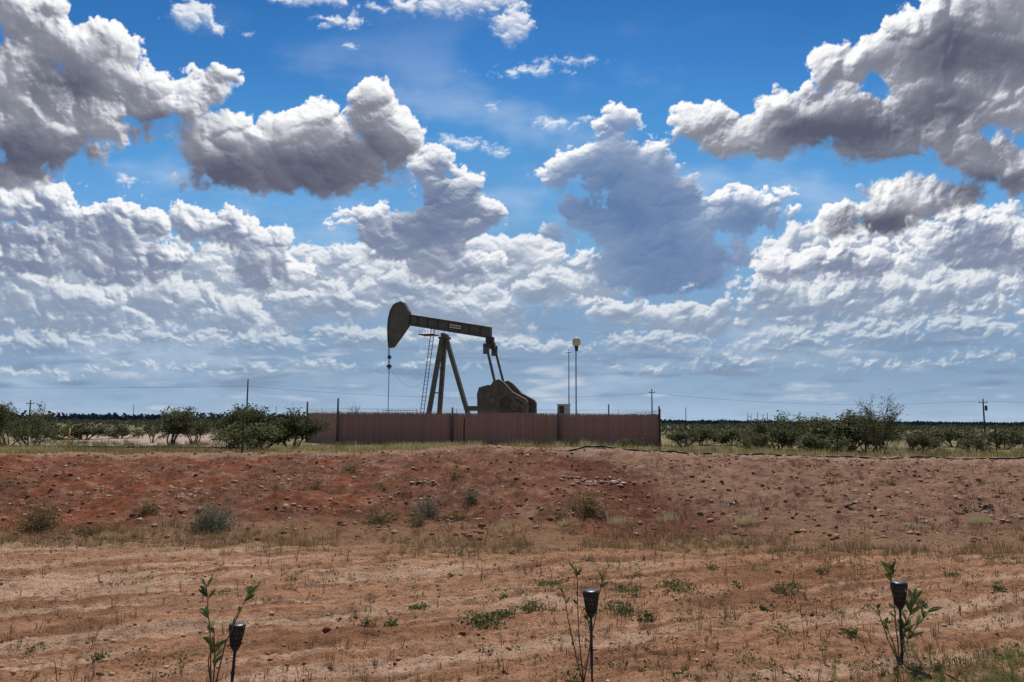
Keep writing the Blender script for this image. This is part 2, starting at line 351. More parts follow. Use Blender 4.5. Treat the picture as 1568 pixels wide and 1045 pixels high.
at_.data.foreach_set("color",np.concatenate([COL.reshape(-1,3),np.ones((nr*nc,1))],1).astype(np.float32).ravel())
m,nt,o=newmat("soil"); N=nt.nodes; Lk=nt.links
p=N.new("ShaderNodeBsdfPrincipled"); p.inputs["Roughness"].default_value=0.95; p.inputs["Specular IOR Level"].default_value=0.1
a_=N.new("ShaderNodeAttribute"); a_.attribute_name="soil"; tc=N.new("ShaderNodeTexCoord")
n1=N.new("ShaderNodeTexNoise"); n1.inputs["Scale"].default_value=9; n1.inputs["Detail"].default_value=9; n1.inputs["Roughness"].default_value=0.75
n3=N.new("ShaderNodeTexNoise"); n3.inputs["Scale"].default_value=55; n3.inputs["Detail"].default_value=5
for q in (n1,n3): Lk.new(tc.outputs["Object"],q.inputs["Vector"])
r1=ramp(nt,[(0.32,(0.34,0.30,0.28)),(0.45,(0.94,0.92,0.91)),(0.62,(1.0,1.0,1.0)),(0.78,(1.0,1.0,1.0))],n1.outputs["Fac"])
r3=ramp(nt,[(0.32,(0.48,0.45,0.43)),(0.48,(1,1,1)),(0.75,(1.0,1.0,1.0))],n3.outputs["Fac"])
mx=N.new("ShaderNodeMix"); mx.data_type='RGBA'; mx.blend_type='MULTIPLY'; mx.inputs[0].default_value=1
Lk.new(a_.outputs["Color"],mx.inputs[6]); Lk.new(r1,mx.inputs[7])
mx2=N.new("ShaderNodeMix"); mx2.data_type='RGBA'; mx2.blend_type='MULTIPLY'; mx2.inputs[0].default_value=1
Lk.new(mx.outputs[2],mx2.inputs[6]); Lk.new(r3,mx2.inputs[7]); Lk.new(mx2.outputs[2],p.inputs["Base Color"])
b=N.new("ShaderNodeBump"); b.inputs["Strength"].default_value=1.0; b.inputs["Distance"].default_value=0.10
Lk.new(n1.outputs["Fac"],b.inputs["Height"])
b2=N.new("ShaderNodeBump"); b2.inputs["Strength"].default_value=0.8; b2.inputs["Distance"].default_value=0.02; Lk.new(n3.outputs["Fac"],b2.inputs["Height"]); Lk.new(b.outputs[0],b2.inputs["Normal"])
Lk.new(b2.outputs[0],p.inputs["Normal"]); Lk.new(p.outputs[0],o.inputs[0])
link("ground",me,m,smooth=True)
print("ground",time.time()-T0)
# ------------------------------------------------------------ rocks
ph=(1+5**.5)/2
ico=np.array([(-1,ph,0),(1,ph,0),(-1,-ph,0),(1,-ph,0),(0,-1,ph),(0,1,ph),(0,-1,-ph),(0,1,-ph),(ph,0,-1),(ph,0,1),(-ph,0,-1),(-ph,0,1)])/1.9
icf=np.array([(0,11,5),(0,5,1),(0,1,7),(0,7,10),(0,10,11),(1,5,9),(5,11,4),(11,10,2),(10,7,6),(7,1,8),(3,9,4),(3,4,2),(3,2,6),(3,6,8),(3,8,9),(4,9,5),(2,4,11),(6,2,10),(8,6,7),(9,8,1)])
def rocks(P,s,flat=0.6):
    n=len(P); V=ico[None]*(1+RG.uniform(-0.28,0.28,(n,12,1)))
    a=RG.uniform(0,6.28,n); c,sn=np.cos(a)[:,None],np.sin(a)[:,None]
    V=V*np.stack([RG.uniform(0.7,1.3,n),RG.uniform(0.7,1.2,n),RG.uniform(0.4,1.0,n)*flat*1.3],1)[:,None]
    X=V[...,0]*c-V[...,1]*sn; Y=V[...,0]*sn+V[...,1]*c
    V=np.stack([X,Y,V[...,2]],-1)*s[:,None,None]+P[:,None]
    return V.reshape(-1,3),(icf[None]+np.arange(n)[:,None,None]*12).reshape(-1,3)
def scatter(n,y0,y1,pw=1.0,xk=0.78,xo=1.0):
    y=y0+(y1-y0)*RG.random(n)**pw; x=RG.uniform(-1,1,n)*(y*xk+xo); return x,y
x1,y1=scatter(8500,3.2,11,1.3); s1=0.004+0.018*RG.random(8500)**5
x2,y2=scatter(11500,10.5,21.5,0.9); s2=0.010+0.05*RG.random(11500)**5
cl=fbm(x2*0.6,y2*0.6,3,400); kk=(cl>-0.3); x2,y2,s2=x2[kk],y2[kk],s2[kk]
X=np.concatenate([x1,x2]);Y=np.concatenate([y1,y2]);S=np.concatenate([s1,s2])
V,Fq=rocks(np.stack([X,Y,gz(X,Y)+S*0.1],1),S)
rm=leafmat("stone",[(0.10,0.045,0.03),(0.24,0.11,0.06),(0.34,0.17,0.10),(0.55,0.38,0.27),(0.16,0.06,0.035),(0.38,0.22,0.14)],0.0,0.9)
link("scattered_stones",npmesh("scattered_stones",V,Fq,3),rm)
pts=[];ss_=[]
for px,row,n,wx,sz in [(905,742,46,45,0.06),(940,745,14,14,0.07),(275,765,26,30,0.045),(155,760,16,18,0.045),(430,740,8,12,0.05),(650,742,10,20,0.06),(820,690,34,60,0.06),(400,752,8,8,0.05),(720,800,8,30,0.04),(560,765,12,60,0.04),(1400,770,14,90,0.04)]:
    for i in range(n):
        x,y,z=hit(px+rnd.gauss(0,wx*0.5),row+rnd.gauss(0,3)); pts.append((x,y,z+0.005)); ss_.append(sz*rnd.uniform(0.35,1.2))
V,Fq=rocks(np.array(pts),np.array(ss_),0.5)
link("pale_caliche_rocks",npmesh("pale_caliche_rocks",V,Fq,3),leafmat("caliche",[(0.40,0.26,0.18),(0.55,0.42,0.32),(0.36,0.2,0.13)],0,0.9))
for px,row,s in [(500,969,0.035),(1243,948,0.02),(1190,878,0.03),(1528,905,0.03)]:
    x,y,z=hit(px,row); V,Fq=rocks(np.array([(x,y,z+s*0.4)]),np.array([s]),0.9)
    link("stone",npmesh("stone",V,Fq,3),pmat("dark_stone",(0.10,0.045,0.03),(0.2,0.09,0.05),30,0.9))
# ------------------------------------------------------------ grass
straw=leafmat("straw",[(0.28,0.18,0.09),(0.42,0.32,0.16),(0.33,0.27,0.11),(0.2,0.12,0.06)],0.3,0.8)
strawp=leafmat("pale_straw",[(0.50,0.42,0.24),(0.62,0.52,0.32),(0.42,0.36,0.16)],0.3,0.8)
greeng=leafmat("green_grass",[(0.08,0.09,0.03),(0.14,0.145,0.05),(0.28,0.25,0.11),(0.10,0.12,0.04)],0.35,0.8)
browng=leafmat("dry_stalk",[(0.09,0.045,0.03),(0.20,0.11,0.06),(0.28,0.18,0.10),(0.12,0.10,0.04),(0.15,0.16,0.06)],0.2,0.8)
def P3(x,y): return np.stack([x,y,gz(x,y)],1)
x,y=scatter(4200,3.4,9.8,1.0); k=fbm(x*0.7,y*0.7,3,500)+0.35*ss(6.5,4,y)-0.45*ss(1,-3,x)*ss(4.6,6,y)+0.15*ss(0,3,x)>-0.02; x,y=x[k],y[k]
V,Fq=blades(P3(x,y),0.025+0.08*RG.random(len(x))**2,0.04,0.0042,7); link("dry_stubble",npmesh("dry_stubble",V,Fq,4),browng)
x,y=scatter(330,3.8,10,1.0); V,Fq=blades(P3(x,y),0.09+0.13*RG.random(len(x)),0.03,0.004,4,bend=0.35); link("dry_weed_stalks",npmesh("dry_weed_stalks",V,Fq,4),leafmat("weed_stalk",[(0.07,0.04,0.025),(0.13,0.08,0.045),(0.11,0.10,0.04)],0.1,0.9))
x=RG.uniform(-11,11,4200); y=10.2+RG.normal(0,0.6,4200)+0.3*np.sin(x); k=(fbm(x*0.8,y*0.5,3,520)>-0.15)&(np.abs(x)<y*0.8); x,y=x[k],y[k]
V,Fq=blades(P3(x,y),0.05+0.11*RG.random(len(x)),0.09,0.005,9); link("dry_grass_strip",npmesh("dry_grass_strip",V,Fq,4),leafmat("strip_straw",[(0.26,0.15,0.075),(0.42,0.28,0.14),(0.17,0.17,0.07),(0.15,0.085,0.05)],0.3,0.8))
x,y=scatter(4200,11,20,1.0); k=fbm(x*0.5,y*0.5,3,540)>0.02; x,y=x[k],y[k]
V,Fq=blades(P3(x,y),0.05+0.12*RG.random(len(x)),0.12,0.006,8); link("bank_grass",npmesh("bank_grass",V,Fq,4),browng)
x,y=scatter(8500,21.5,47,0.85,0.78,2); k=fbm(x*0.25,y*0.25,3,560)>-0.15; x,y=x[k],y[k]
hgt=0.10+0.26*RG.random(len(x)); hgt=np.where(y<25,hgt*0.6,hgt)
V,Fq=blades(P3(x,y),hgt,0.35,0.018,12); link("meadow_grass",npmesh("meadow_grass",V,Fq,4),straw)
x,y=scatter(6500,25,58,0.9,0.78,2); k=fbm(x*0.2,y*0.2,3,580)>-0.03; x,y=x[k],y[k]
V,Fq=blades(P3(x,y),0.15+0.33*RG.random(len(x)),0.5,0.02,12); link("green_meadow_grass",npmesh("green_meadow_grass",V,Fq,4),greeng)
PT=[]
for i in range(240):
    px=rnd.choice([rnd.uniform(430,715),rnd.uniform(600,710),rnd.uniform(0,90),rnd.uniform(430,1000),rnd.uniform(1000,1568)])
    d=rnd.uniform(21.5,25); q=at(px,690,d); PT.append((q.x,d,float(gz(q.x,d))))
V,Fq=blades(np.array(PT),0.26,0.4,0.012,26); link("crest_bunchgrass",npmesh("crest_bunchgrass",V,Fq,4),leafmat("bunchgrass",[(0.26,0.25,0.09),(0.42,0.37,0.16),(0.47,0.4,0.2)],0.35,0.8))
PT=[];HT=[]
for px,row,h in [(1145,806,.16),(1135,806,.14),(1505,806,.18),(1495,806,.15),(945,806,.16),(960,806,.13),(1030,803,.17),(1020,803,.14),(870,808,.12),(775,812,.1),(1400,812,.1),(1265,800,.1),(170,826,.1)]:
    for j in range(3):
        x,y,z=hit(px+rnd.uniform(-8,8),row); PT.append((x,y,z)); HT.append(h)
V,Fq=blades(np.array(PT),np.array(HT),0.22,0.006,40); link("straw_bunchgrass",npmesh("straw_bunchgrass",V,Fq,4),strawp)
x=RG.uniform(1.8,4.2,2600); y=RG.uniform(4.0,5.6,2600); k=(x-2.4)*0.5+(5.6-y)*0.8-0.75+0.5*RG.normal(size=2600)*0.5>0; x,y=x[k],y[k]
V,Fq=blades(P3(x,y),0.04+0.05*RG.random(len(x)),0.05,0.004,8); link("corner_grass",npmesh("corner_grass",V,Fq,4),leafmat("fresh_grass",[(0.10,0.14,0.03),(0.2,0.22,0.06),(0.3,0.26,0.1)],0.35,0.8))
# ------------------------------------------------------------ low weeds
weed=leafmat("weed_leaf",[(0.045,0.075,0.02),(0.085,0.12,0.03),(0.14,0.17,0.055)],0.3,0.6)
def leafclump(name,x,y,rx,ry,h,n,size,mat,aspect=0.45,up=0.6,twigs=0):
    u=RG.normal(size=(n,3)); u/=np.linalg.norm(u,axis=1)[:,None]; u[:,2]=np.abs(u[:,2]); r=RG.random(n)**0.4
    lump=1+0.35*np.sin(u[:,0]*7+x*3)*np.cos(u[:,1]*6+y)+0.25*RG.normal(size=n)*0.6
    C=u*(r*lump)[:,None]*np.array([rx,ry,h])+np.array([x,y,0]); C[:,2]+=gz(C[:,0],C[:,1])+0.01
    V,Fq=leaves(C,size,aspect,up)
    mm=M(); mm.m=1
    for i in range(twigs):
        j=RG.integers(n); mm.cyl((x+RG.normal()*rx*0.1,y+RG.normal()*rx*0.1,float(gz(x,y))-0.01),tuple(C[j]*1.0),h*0.02,h*0.006,5,False)
    vs=list(map(tuple,V)); fs=[tuple(f) for f in Fq.tolist()]; n0=len(fs); b=len(vs)
    vs+=mm.v; fs+=[tuple(i+b for i in f) for f in mm.f]
    me=bpy.data.meshes.new(name); me.from_pydata(vs,[],fs); me.update(); ob=link(name,me,[mat,browng])
    me.polygons.foreach_set("material_index",[0]*n0+[1]*(len(fs)-n0)); return ob
for px,row,wpx,n in [(740,958,34,460),(770,950,16,180),(815,938,26,260),(950,942,30,300),(990,948,16,150),(640,941,20,170),(600,967,14,120),(845,905,30,220),(960,910,26,190),(1040,906,34,360),(1200,915,22,220),(1215,905,14,120),(705,853,12,100),(782,853,9,70),(1458,887,12,100),(1530,908,12,90),(560,963,8,60),(900,860,8,60),(770,924,10,60),(1090,872,14,90),(1305,985,14,110),(1170,945,8,80),(150,1020,14,80),(690,885,10,50),(520,855,8,30),(1260,880,12,80),(1410,930,12,90),(1130,905,10,70)]:
    x,y,z=hit(px,row); wv=wpx/F*y; leafclump("ground_weed",x,y,wv,wv*0.9,0.04+0.025*rnd.random(),n,0.028,weed,0.4,0.4,4)
x,y=scatter(1100,3.8,10,1.0); k=fbm(x*0.6,y*0.6,3,700)+0.3*ss(-1.5,1,x)>0.08; x,y=x[k],y[k]; g=7
C=np.repeat(P3(x,y),g*3,0)+RG.normal(0,1,(len(x)*g*3,3))*np.array([0.04,0.04,0.009]); C[:,2]+=0.018
V,Fq=leaves(C,0.023,0.4,0.5); link("weed_seedlings",npmesh("weed_seedlings",V,Fq,4),weed)
sage=leafmat("sage_leaf",[(0.10,0.11,0.07),(0.17,0.18,0.12),(0.24,0.25,0.18)],0.25,0.8)
olive=leafmat("olive_leaf",[(0.07,0.07,0.025),(0.13,0.12,0.04),(0.20,0.17,0.07),(0.24,0.15,0.08)],0.3,0.8)
for px,row,wpx,hpx,n,mt in [(325,812,36,34,2600,sage),(60,812,34,34,1700,olive),(225,795,16,16,500,olive),(655,795,26,28,1000,sage),(640,806,18,14,400,olive),(580,802,30,18,800,olive),(535,728,18,16,500,olive),(900,788,36,28,1500,olive),(697,738,10,14,250,olive),(720,770,18,18,400,sage),(1365,745,16,10,200,olive),(135,822,24,12,400,olive),(1480,790,12,10,150,olive),(700,800,24,12,300,olive),(855,800,14,12,200,olive),(1270,775,10,8,120,olive),(484,752,10,8,120,olive)]:
    x,y,z=hit(px,row); leafclump("sagebrush" if mt is sage else "scrub_bush",x,y,wpx/F*y,wpx/F*y*0.8,hpx/F*y,n,0.035,mt,0.35,0.9,25)
# ------------------------------------------------------------ mesquite
bark=pmat("mesquite_bark",(0.05,0.04,0.03),(0.12,0.095,0.07),8,0.9)
mleaf=leafmat("mesquite_leaf",[(0.04,0.052,0.018),(0.065,0.08,0.026),(0.10,0.11,0.04),(0.16,0.155,0.065)],0.35,0.7)
mleafl=leafmat("mesquite_leaf_light",[(0.07,0.09,0.03),(0.13,0.145,0.055),(0.21,0.21,0.095)],0.4,0.7)
def mesquite(name,x,y,h,wd,seed,nleaf,lsize=0.09,mat=None,stems=6,trunk=0.05,top=False):
    r=random.Random(seed); z0=float(gz(x,y,False)); mm=M(); tips=[]
    def br(p,d,L,rad,lv):
        segs=3; q=Vector(p)
        for i in range(segs):
            d2=(d+Vector((r.gauss(0,.22),r.gauss(0,.22),r.gauss(0.02,.15)))).normalized(); e=q+d2*(L/segs)
            r1=rad*(1-i/segs*0.5); mm.cyl(q,e,r1,rad*(1-(i+1)/segs*0.5),5,False)
            if lv>=1: tips.append((q.copy(),e.copy()))
            q=e; d=d2
            if lv<3 and (i>0 or lv>0):
                for k in range(2):
                    nd=(d+Vector((r.gauss(0,.6),r.gauss(0,.6),r.gauss(.1,.35)))).normalized(); br(q,nd,L*r.uniform(.45,.7),rad*0.5,lv+1)
    for s in range(stems):
        a=2*math.pi*(s+r.random()*.6)/stems; sp=r.uniform(0.25,1.0)*wd/max(h,0.1)
        d=Vector((math.cos(a)*sp,math.sin(a)*sp,1)).normalized(); br(Vector((x+math.cos(a)*.1,y+math.sin(a)*.1,z0-0.05)),d,h*r.uniform(.45,.62),trunk,0)
    rg=np.random.default_rng(seed); T=np.array([[*a,*b] for a,b in tips]); j=rg.integers(0,len(T),nleaf); u=rg.random(nleaf)[:,None]
    C=T[j,:3]*(1-u)+T[j,3:]*u+rg.normal(0,0.06+0.02*h,(nleaf,3)); C[:,2]=np.maximum(C[:,2],z0+0.05)
    top_=np.percentile(C[:,2],98.5)-z0; k=h/top_
    V,Fq=leaves(C,lsize,0.42,0.2,rg)
    vs=np.concatenate([V,np.array(mm.v)]); vs[:,2]=(vs[:,2]-z0)*k+z0; ex=np.percentile(np.abs(C[:,0]-x),97); vs[:,:2]=(vs[:,:2]-[x,y])*(wd/ex)+[x,y]
    fs=[tuple(f) for f in Fq.tolist()]; n0=len(fs); fs+=[tuple(i+len(V) for i in f) for f in mm.f]
    me=bpy.data.meshes.new(name); me.from_pydata(vs.tolist(),[],fs); me.update(); ob=link(name,me,[mat or mleaf,bark])
    me.polygons.foreach_set("material_index",[0]*n0+[1]*(len(fs)-n0)); return ob
def bush(px,top,wpx,d,n,seed,mat=None,stems=6,name="mesquite_bush",lsize=0.10,trunk=0.04):
    p=at(px,top,d); h=p.z-float(gz(p.x,d,False)); mesquite(name,p.x,d,max(h,0.5),wpx/F*d,seed,n,lsize,mat,stems,trunk)
bush(15,622,48,46,7000,1,lsize=.13); bush(50,638,28,42,2600,2,mleafl)
bush(265,627,36,52,4600,3,lsize=.13); bush(300,643,25,55,1800,33); bush(235,645,22,58,1400,34)
bush(352,634,38,42,6200,4,lsize=.12); bush(402,626,52,44,9500,5,lsize=.13); bush(447,634,38,43,6500,6,lsize=.12); bush(375,650,44,40,4200,7,mleafl)
bush(545,622,14,75,900,8,mleafl)
bush(1240,639,50,50,6500,9,lsize=.13); bush(1190,644,38,46,4600,10,lsize=.12); bush(1293,638,50,44,7500,11,lsize=.13); bush(1160,664,28,44,1600,12,mleafl); bush(1325,650,40,42,4200,13)
bush(1400,664,34,46,2000,14); bush(1255,666,36,40,2400,15,mleafl)
bush(1343,614,36,37,2300,16,mleafl,5,"mesquite_tree",0.10,0.05)
bush(1075,655,34,60,2200,17,lsize=.12); bush(1045,661,26,56,1200,18); bush(1460,658,34,60,2000,19,lsize=.12); bush(1535,660,36,55,2200,20,lsize=.12); bush(1490,672,18,45,700,21,mleafl)
bush(130,653,30,66,1600,22,lsize=.13); bush(185,653,28,70,1500,23,lsize=.13); bush(90,652,28,64,1500,24,lsize=.13)
bush(965,672,20,48,500,25,mleafl); bush(900,676,16,46,350,26,mleafl); bush(1120,658,30,60,1900,27,lsize=.12)
# far scrub plain, one mass
n=4200; y=66*(1300/66)**(RG.random(n)**0.7); x=RG.uniform(-1,1,n)*(y*0.78)
u_=x/y; keep=~((u_>-0.66)&(u_<-0.38)&(y<98))&~((x>-20)&(x<14)&(y<92))&((fbm(x*0.03,y*0.02,3,610)>-0.08)|(y>260)); x,y=x[keep],y[keep]
gzv=-0.22; per=40; hs=RG.uniform(0.3,0.9,len(x))+1.4*RG.random(len(x))**4; ws=hs*RG.uniform(1.0,2.4,len(x))
u=RG.normal(size=(len(x),per,3)); u/=np.linalg.norm(u,axis=2)[...,None]; u*=(RG.random((len(x),per,1))**0.4)
C=np.stack([x[:,None]+u[...,0]*ws[:,None],y[:,None]+u[...,1]*ws[:,None],gzv+hs[:,None]*0.5*(1+u[...,2])],-1).reshape(-1,3)
sz=np.repeat(0.15+0.0011*y+hs*0.08,per); V,Fq=leaves(C,sz,0.55,0.2)
link("distant_scrub",npmesh("distant_scrub",V,Fq,4),leafmat("scrub_leaf",[(0.035,0.045,0.02),(0.06,0.07,0.03),(0.12,0.115,0.06)],0.25,0.8))
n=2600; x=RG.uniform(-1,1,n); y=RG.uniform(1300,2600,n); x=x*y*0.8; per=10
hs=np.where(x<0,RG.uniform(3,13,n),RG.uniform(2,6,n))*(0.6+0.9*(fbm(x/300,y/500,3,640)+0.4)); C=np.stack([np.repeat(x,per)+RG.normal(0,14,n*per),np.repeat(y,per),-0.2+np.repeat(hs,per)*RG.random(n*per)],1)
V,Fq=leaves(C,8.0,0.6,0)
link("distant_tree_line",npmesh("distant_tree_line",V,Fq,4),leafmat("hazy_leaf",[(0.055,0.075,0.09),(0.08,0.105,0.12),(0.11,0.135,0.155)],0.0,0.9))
print("veg",time.time()-T0)
# ------------------------------------------------------------ compound fence
slat=leafmat("fence_slat",[(0.30,0.155,0.118),(0.335,0.175,0.135),(0.37,0.197,0.153)],0.0,0.6)
dsteel=pmat("dark_steel",(0.03,0.028,0.026),(0.06,0.055,0.05),6,0.6,0.0)
wire=pmat("wire",(0.05,0.045,0.04),(0.09,0.08,0.07),6,0.8,0.0)
railm=pmat("fence_rail",(0.20,0.12,0.10),(0.26,0.16,0.14),6,0.6,0.0)
fence=empty("slatted_security_fence")
P0=at(471,632,63); P0b=at(519,632,58.5); P1=at(1010,639,56.5); zb=-0.26
c0=Vector((P0.x,P0.y,0)); c1=Vector((P0b.x,P0b.y,0)); c2=Vector((P1.x,P1.y,0)); c3=Vector((P1.x+1.5,P1.y+27,0)); c4=Vector((P0.x,P0.y+22,0))
ztop=P0b.z
sl=M(); fr=M(); wr=M(); rl=M()
for a,b in ((c0,c1),(c1,c2),(c2,c3),(c3,c4),(c4,c0)):
    L=(b-a).length; d=(b-a)/L; n=int(L/0.105)
    out=Vector((d.y,-d.x,0))
    for i in range(n):
        p=a+d*(i+0.5)*0.105+out*rnd.uniform(-.006,.006); hgt=ztop-0.04+rnd.uniform(-0.025,0.02)
        tl=rnd.uniform(-0.006,0.006); sl.beam(p+Vector((0,0,zb+0.04)),p+Vector((d.x*tl,d.y*tl,hgt)),0.1035,0.014,up=(-d.y,d.x,0))
    rl.cyl(a+Vector((0,0,ztop))-out*.03,b+Vector((0,0,ztop))-out*.03,0.025,n=6)
    k=max(1,round(L/3.0))
    for i in range(k+1):
        p=a+d*(L*i/k)-out*0.06; fr.cyl(p+Vector((0,0,zb)),p+Vector((0,0,ztop+0.05)),0.03,n=6); fr.beam(p+Vector((0,0,ztop)),p+out*0.18+Vector((0,0,ztop+0.32)),0.025,0.025)
    for j in range(3):
        o_=out*(0.05+0.07*j-.06); wr.cyl(a+o_+Vector((0,0,ztop+0.12+0.1*j)),b+o_+Vector((0,0,ztop+0.12+0.1*j)),0.006,n=4)
sl.obj("slats",slat,fence); fr.obj("frame",dsteel,fence,True); wr.obj("barbed_wire",wire,fence); rl.obj("top_rail",railm,fence,True)
gp=M()
for px,top,d in ((471,616,62.9),(518,611,58.3),(693,625,57.6),(855,625,56.9),(1010,627,56.3),(932,620,80)):
    p=at(px,top,d); gp.cyl((p.x,d,zb),(p.x,d,p.z),0.075,n=10); gp.cyl((p.x,d,p.z),(p.x,d,p.z+0.06),0.085,0.02,n=10)
p=at(689,650,57.5); gp.beam((p.x,57.4,zb),(p.x,57.4,ztop),0.06,0.06); p=at(860,650,56.8); gp.beam((p.x,56.7,zb),(p.x,56.7,ztop),0.06,0.06)
gp.obj("gate_posts",pmat("post_paint",(0.05,0.05,0.055),(0.1,0.1,0.11),5,0.5,0.0),fence,True)
# ------------------------------------------------------------ pumpjack
PHI=math.radians(20); cP,sP=math.cos(PHI),math.sin(PHI)
OY=67.0; o0=at(690,632,OY); zg=-0.22
pj=empty("pumpjack",(o0.x,OY,0),-PHI)
def LP(px,row,lat=0.0):
    v=R@Vector(((px-784)/F,-(row-522.5)/F,-1.0)); k=v.x/v.y
    a=(k*(OY-lat*cP)-o0.x+lat*sP)/(cP+k*sP); yy=OY-a*sP-lat*cP; z=H+v.z*yy/v.y
    return Vector((a,-lat,z))
def poly(pts,lat=0): return [(q.x,q.z) for q in (LP(a,b,lat) for a,b in pts)]
paint=pmat("pumpjack_paint",(0.078,0.067,0.048),(0.13,0.112,0.082),1.5,0.5,0.0,0,0.5)
paintd=pmat("pumpjack_dark",(0.045,0.038,0.032),(0.085,0.068,0.054),3,0.55,0.0)
rust=pmat("counterweight_paint",(0.095,0.076,0.055),(0.18,0.13,0.095),2,0.6)
HH=[(611,464),(615,461.5),(620,464),(628,478),(629,486),(627,498),(619,510),(611,521),(603,532),(598,533),(596.5,520),(596,505),(597,490),(600,477),(605,468)]
mm=M(); mm.prism(poly(HH),-0.24,0.24)
arc=poly([(603,532),(598,533),(596.5,520),(596,505),(597,490),(600,477),(605,468),(611,464)])
for (x0,z0),(x1,z1) in zip(arc[1:],arc[2:]): mm.beam((x0-.03,0,z0),(x1-.03,0,z1),0.66,0.07,up=(1,0,0.01))
mm.obj("horsehead",paint,pj,bevel=0.02)
mm=M(); T1,T2=LP(624,482),LP(752,502); B1,B2=LP(624,497.5),LP(752,518)
dv=(T2-T1).normalized()
mm.prism([(T1.x,T1.z),(T2.x,T2.z),(B2.x,B2.z),(B1.x,B1.z)],-0.07,0.07)
mm.beam(T1,T2,0.5,0.09); mm.beam(B1,B2,0.5,0.09)
for i in range(9):
    t=i/8; a=T1.lerp(T2,t); b=B1.lerp(B2,t); mm.beam(a.lerp(b,0.06),a.lerp(b,0.94),0.42,0.05,up=(1,0,0))
mm.obj("walking_beam",paint,pj,bevel=0.008)
mm=M(); q=LP(697,500.5,0.26)
for w_,h_,y_,k in ((1.15,0.34,0.262,0),(1.0,0.10,0.272,1)):
    mm.m=k; ax=dv*w_/2; az_=Vector((-dv.z,0,dv.x))*h_/2; cc=Vector((q.x,-y_,q.z)); mm.add([cc-ax-az_,cc+ax-az_,cc+ax+az_,cc-ax+az_],[(0,1,2,3)])
mm.obj("beam_sign",[pmat("sign_white",(0.5,0.48,0.44),(0.6,0.57,0.52),5,0.5),pmat("sign_lettering",(0.12,0.04,0.03),(0.25,0.12,0.1),40,0.5)],pj)
mm=M(); top=LP(681,516)
mm.box(top.x-0.45,top.x+0.45,-0.42,0.42,top.z-0.22,top.z-0.02); mm.cyl((top.x,-0.5,top.z+0.12),(top.x,0.5,top.z+0.12),0.2,n=16)
fa=LP(661,632).x; ra=LP(728,632).x
for s in (-1,1):
    mm.beam((top.x-0.12,s*0.3,top.z-0.15),(fa,s*1.35,zg+0.3),0.36,0.36)
mm.beam((top.x+0.15,0,top.z-0.15),(ra,0,zg+0.3),0.40,0.34)
for t in (0.3,0.55,0.8):
    l=[Vector((top.x-0.12,s*0.3,top.z-0.15)).lerp(Vector((fa,s*1.35,zg+0.3)),t) for s in(-1,1)]; mm.beam(l[0],l[1],0.12,0.12)
mm.obj("samson_post",paint,pj,bevel=0.01)
mm=M(); lt=LP(670,505); lb=LP(649,634)
for s in(-0.17,0.17): mm.beam((lt.x+s,-0.9,lt.z+.2),(lb.x+s,-0.9,zg+0.3),0.05,0.05)
for i in range(28):
    t=(i+.5)/28; c=Vector((lt.x,-0.9,lt.z)).lerp(Vector((lb.x,-0.9,zg+.3)),t); mm.cyl(c-Vector((.17,0,0)),c+Vector((.17,0,0)),0.018,n=5)
q=LP(660,514); mm.box(q.x-0.75,q.x+0.7,-1.1,0.3,q.z-0.03,q.z+0.03)
for i in range(4): mm.cyl((q.x-.7+i*.15,-1.05+i*0.3,q.z),(q.x-.7+i*.15,-1.05+i*0.3,q.z+.45),0.015,n=5)
mm.obj("ladder",paintd,pj)
mm=M(); e=LP(751,531); tb=LP(750,519)
mm.box(tb.x-0.3,tb.x+0.35,-0.3,0.3,tb.z-0.35,tb.z+0.15); mm.cyl((tb.x,-.4,tb.z-.2),(tb.x,.4,tb.z-.2),0.2,n=14)
mm.beam((e.x,-1.15,e.z),(e.x,1.15,e.z),0.5,0.36,up=(0,0,1)); mm.prism([(e.x-.55,e.z-.12),(e.x+.5,e.z-.12),(e.x+.35,e.z+.4),(e.x-.3,e.z+.4)],-0.25,0.25)
mm.obj("equalizer",paintd,pj,bevel=0.02)
pin=LP(765,588); mm=M()
for s in(-1,1):
    mm.beam((e.x,s*1.0,e.z),(pin.x,s*1.1,pin.z),0.16,0.2); mm.cyl((pin.x,s*0.95,pin.z),(pin.x,s*1.3,pin.z),0.2,n=14); mm.box(e.x-.25,e.x+.25,s*1.0-.14,s*1.0+.14,e.z-.75,e.z+.12)
mm.obj("pitman_arms",paint,pj,bevel=0.01)
sh=LP(762,615)
CW=[(752,603),(758,592),(765,584),(772,582),(778,586),(784,592),(792,601),(803,607),(812,612),(815,617),(815,635),(808,642),(785,645),(768,640),(756,630),(751,616)]
CI=[(774,611),(784,607),(796,611),(808,617),(809,632),(786,637),(772,630)]
mm=M(); m2=M()
for l in(1.15,-1.15):
    y0=-l; mm.prism(poly(CW,0),y0-0.17,y0+0.17)
    q=LP(796,622); mm.cyl((q.x,y0-.26,q.z),(q.x,y0+.26,q.z),0.42,n=24); mm.cyl((q.x,y0-.32,q.z),(q.x,y0+.32,q.z),0.16,n=16); mm.cyl((sh.x,y0-.30,sh.z),(sh.x,y0+.30,sh.z),0.34,n=20)
    q=LP(774,600); mm.cyl((q.x,y0-.25,q.z),(q.x,y0+.25,q.z),0.26,n=16)
    c1_,c2_=LP(765,588),LP(812,628); mm.beam((c1_.x,y0,c1_.z),(c2_.x,y0,c2_.z),0.46,0.2)
    m2.prism(poly(CI,0),y0-0.185,y0+0.185)  # no hollow cut: raised plate, recess shade put into its dark colour
mm.obj("counterweights",rust,pj,bevel=0.03); m2.obj("recess_shade_plate",paintd,pj)
mm=M(); g=poly([(738,594),(752,590),(764,594),(776,604),(782,618),(782,640),(736,640),(735,604)]); mm.prism(g,-0.75,0.75)
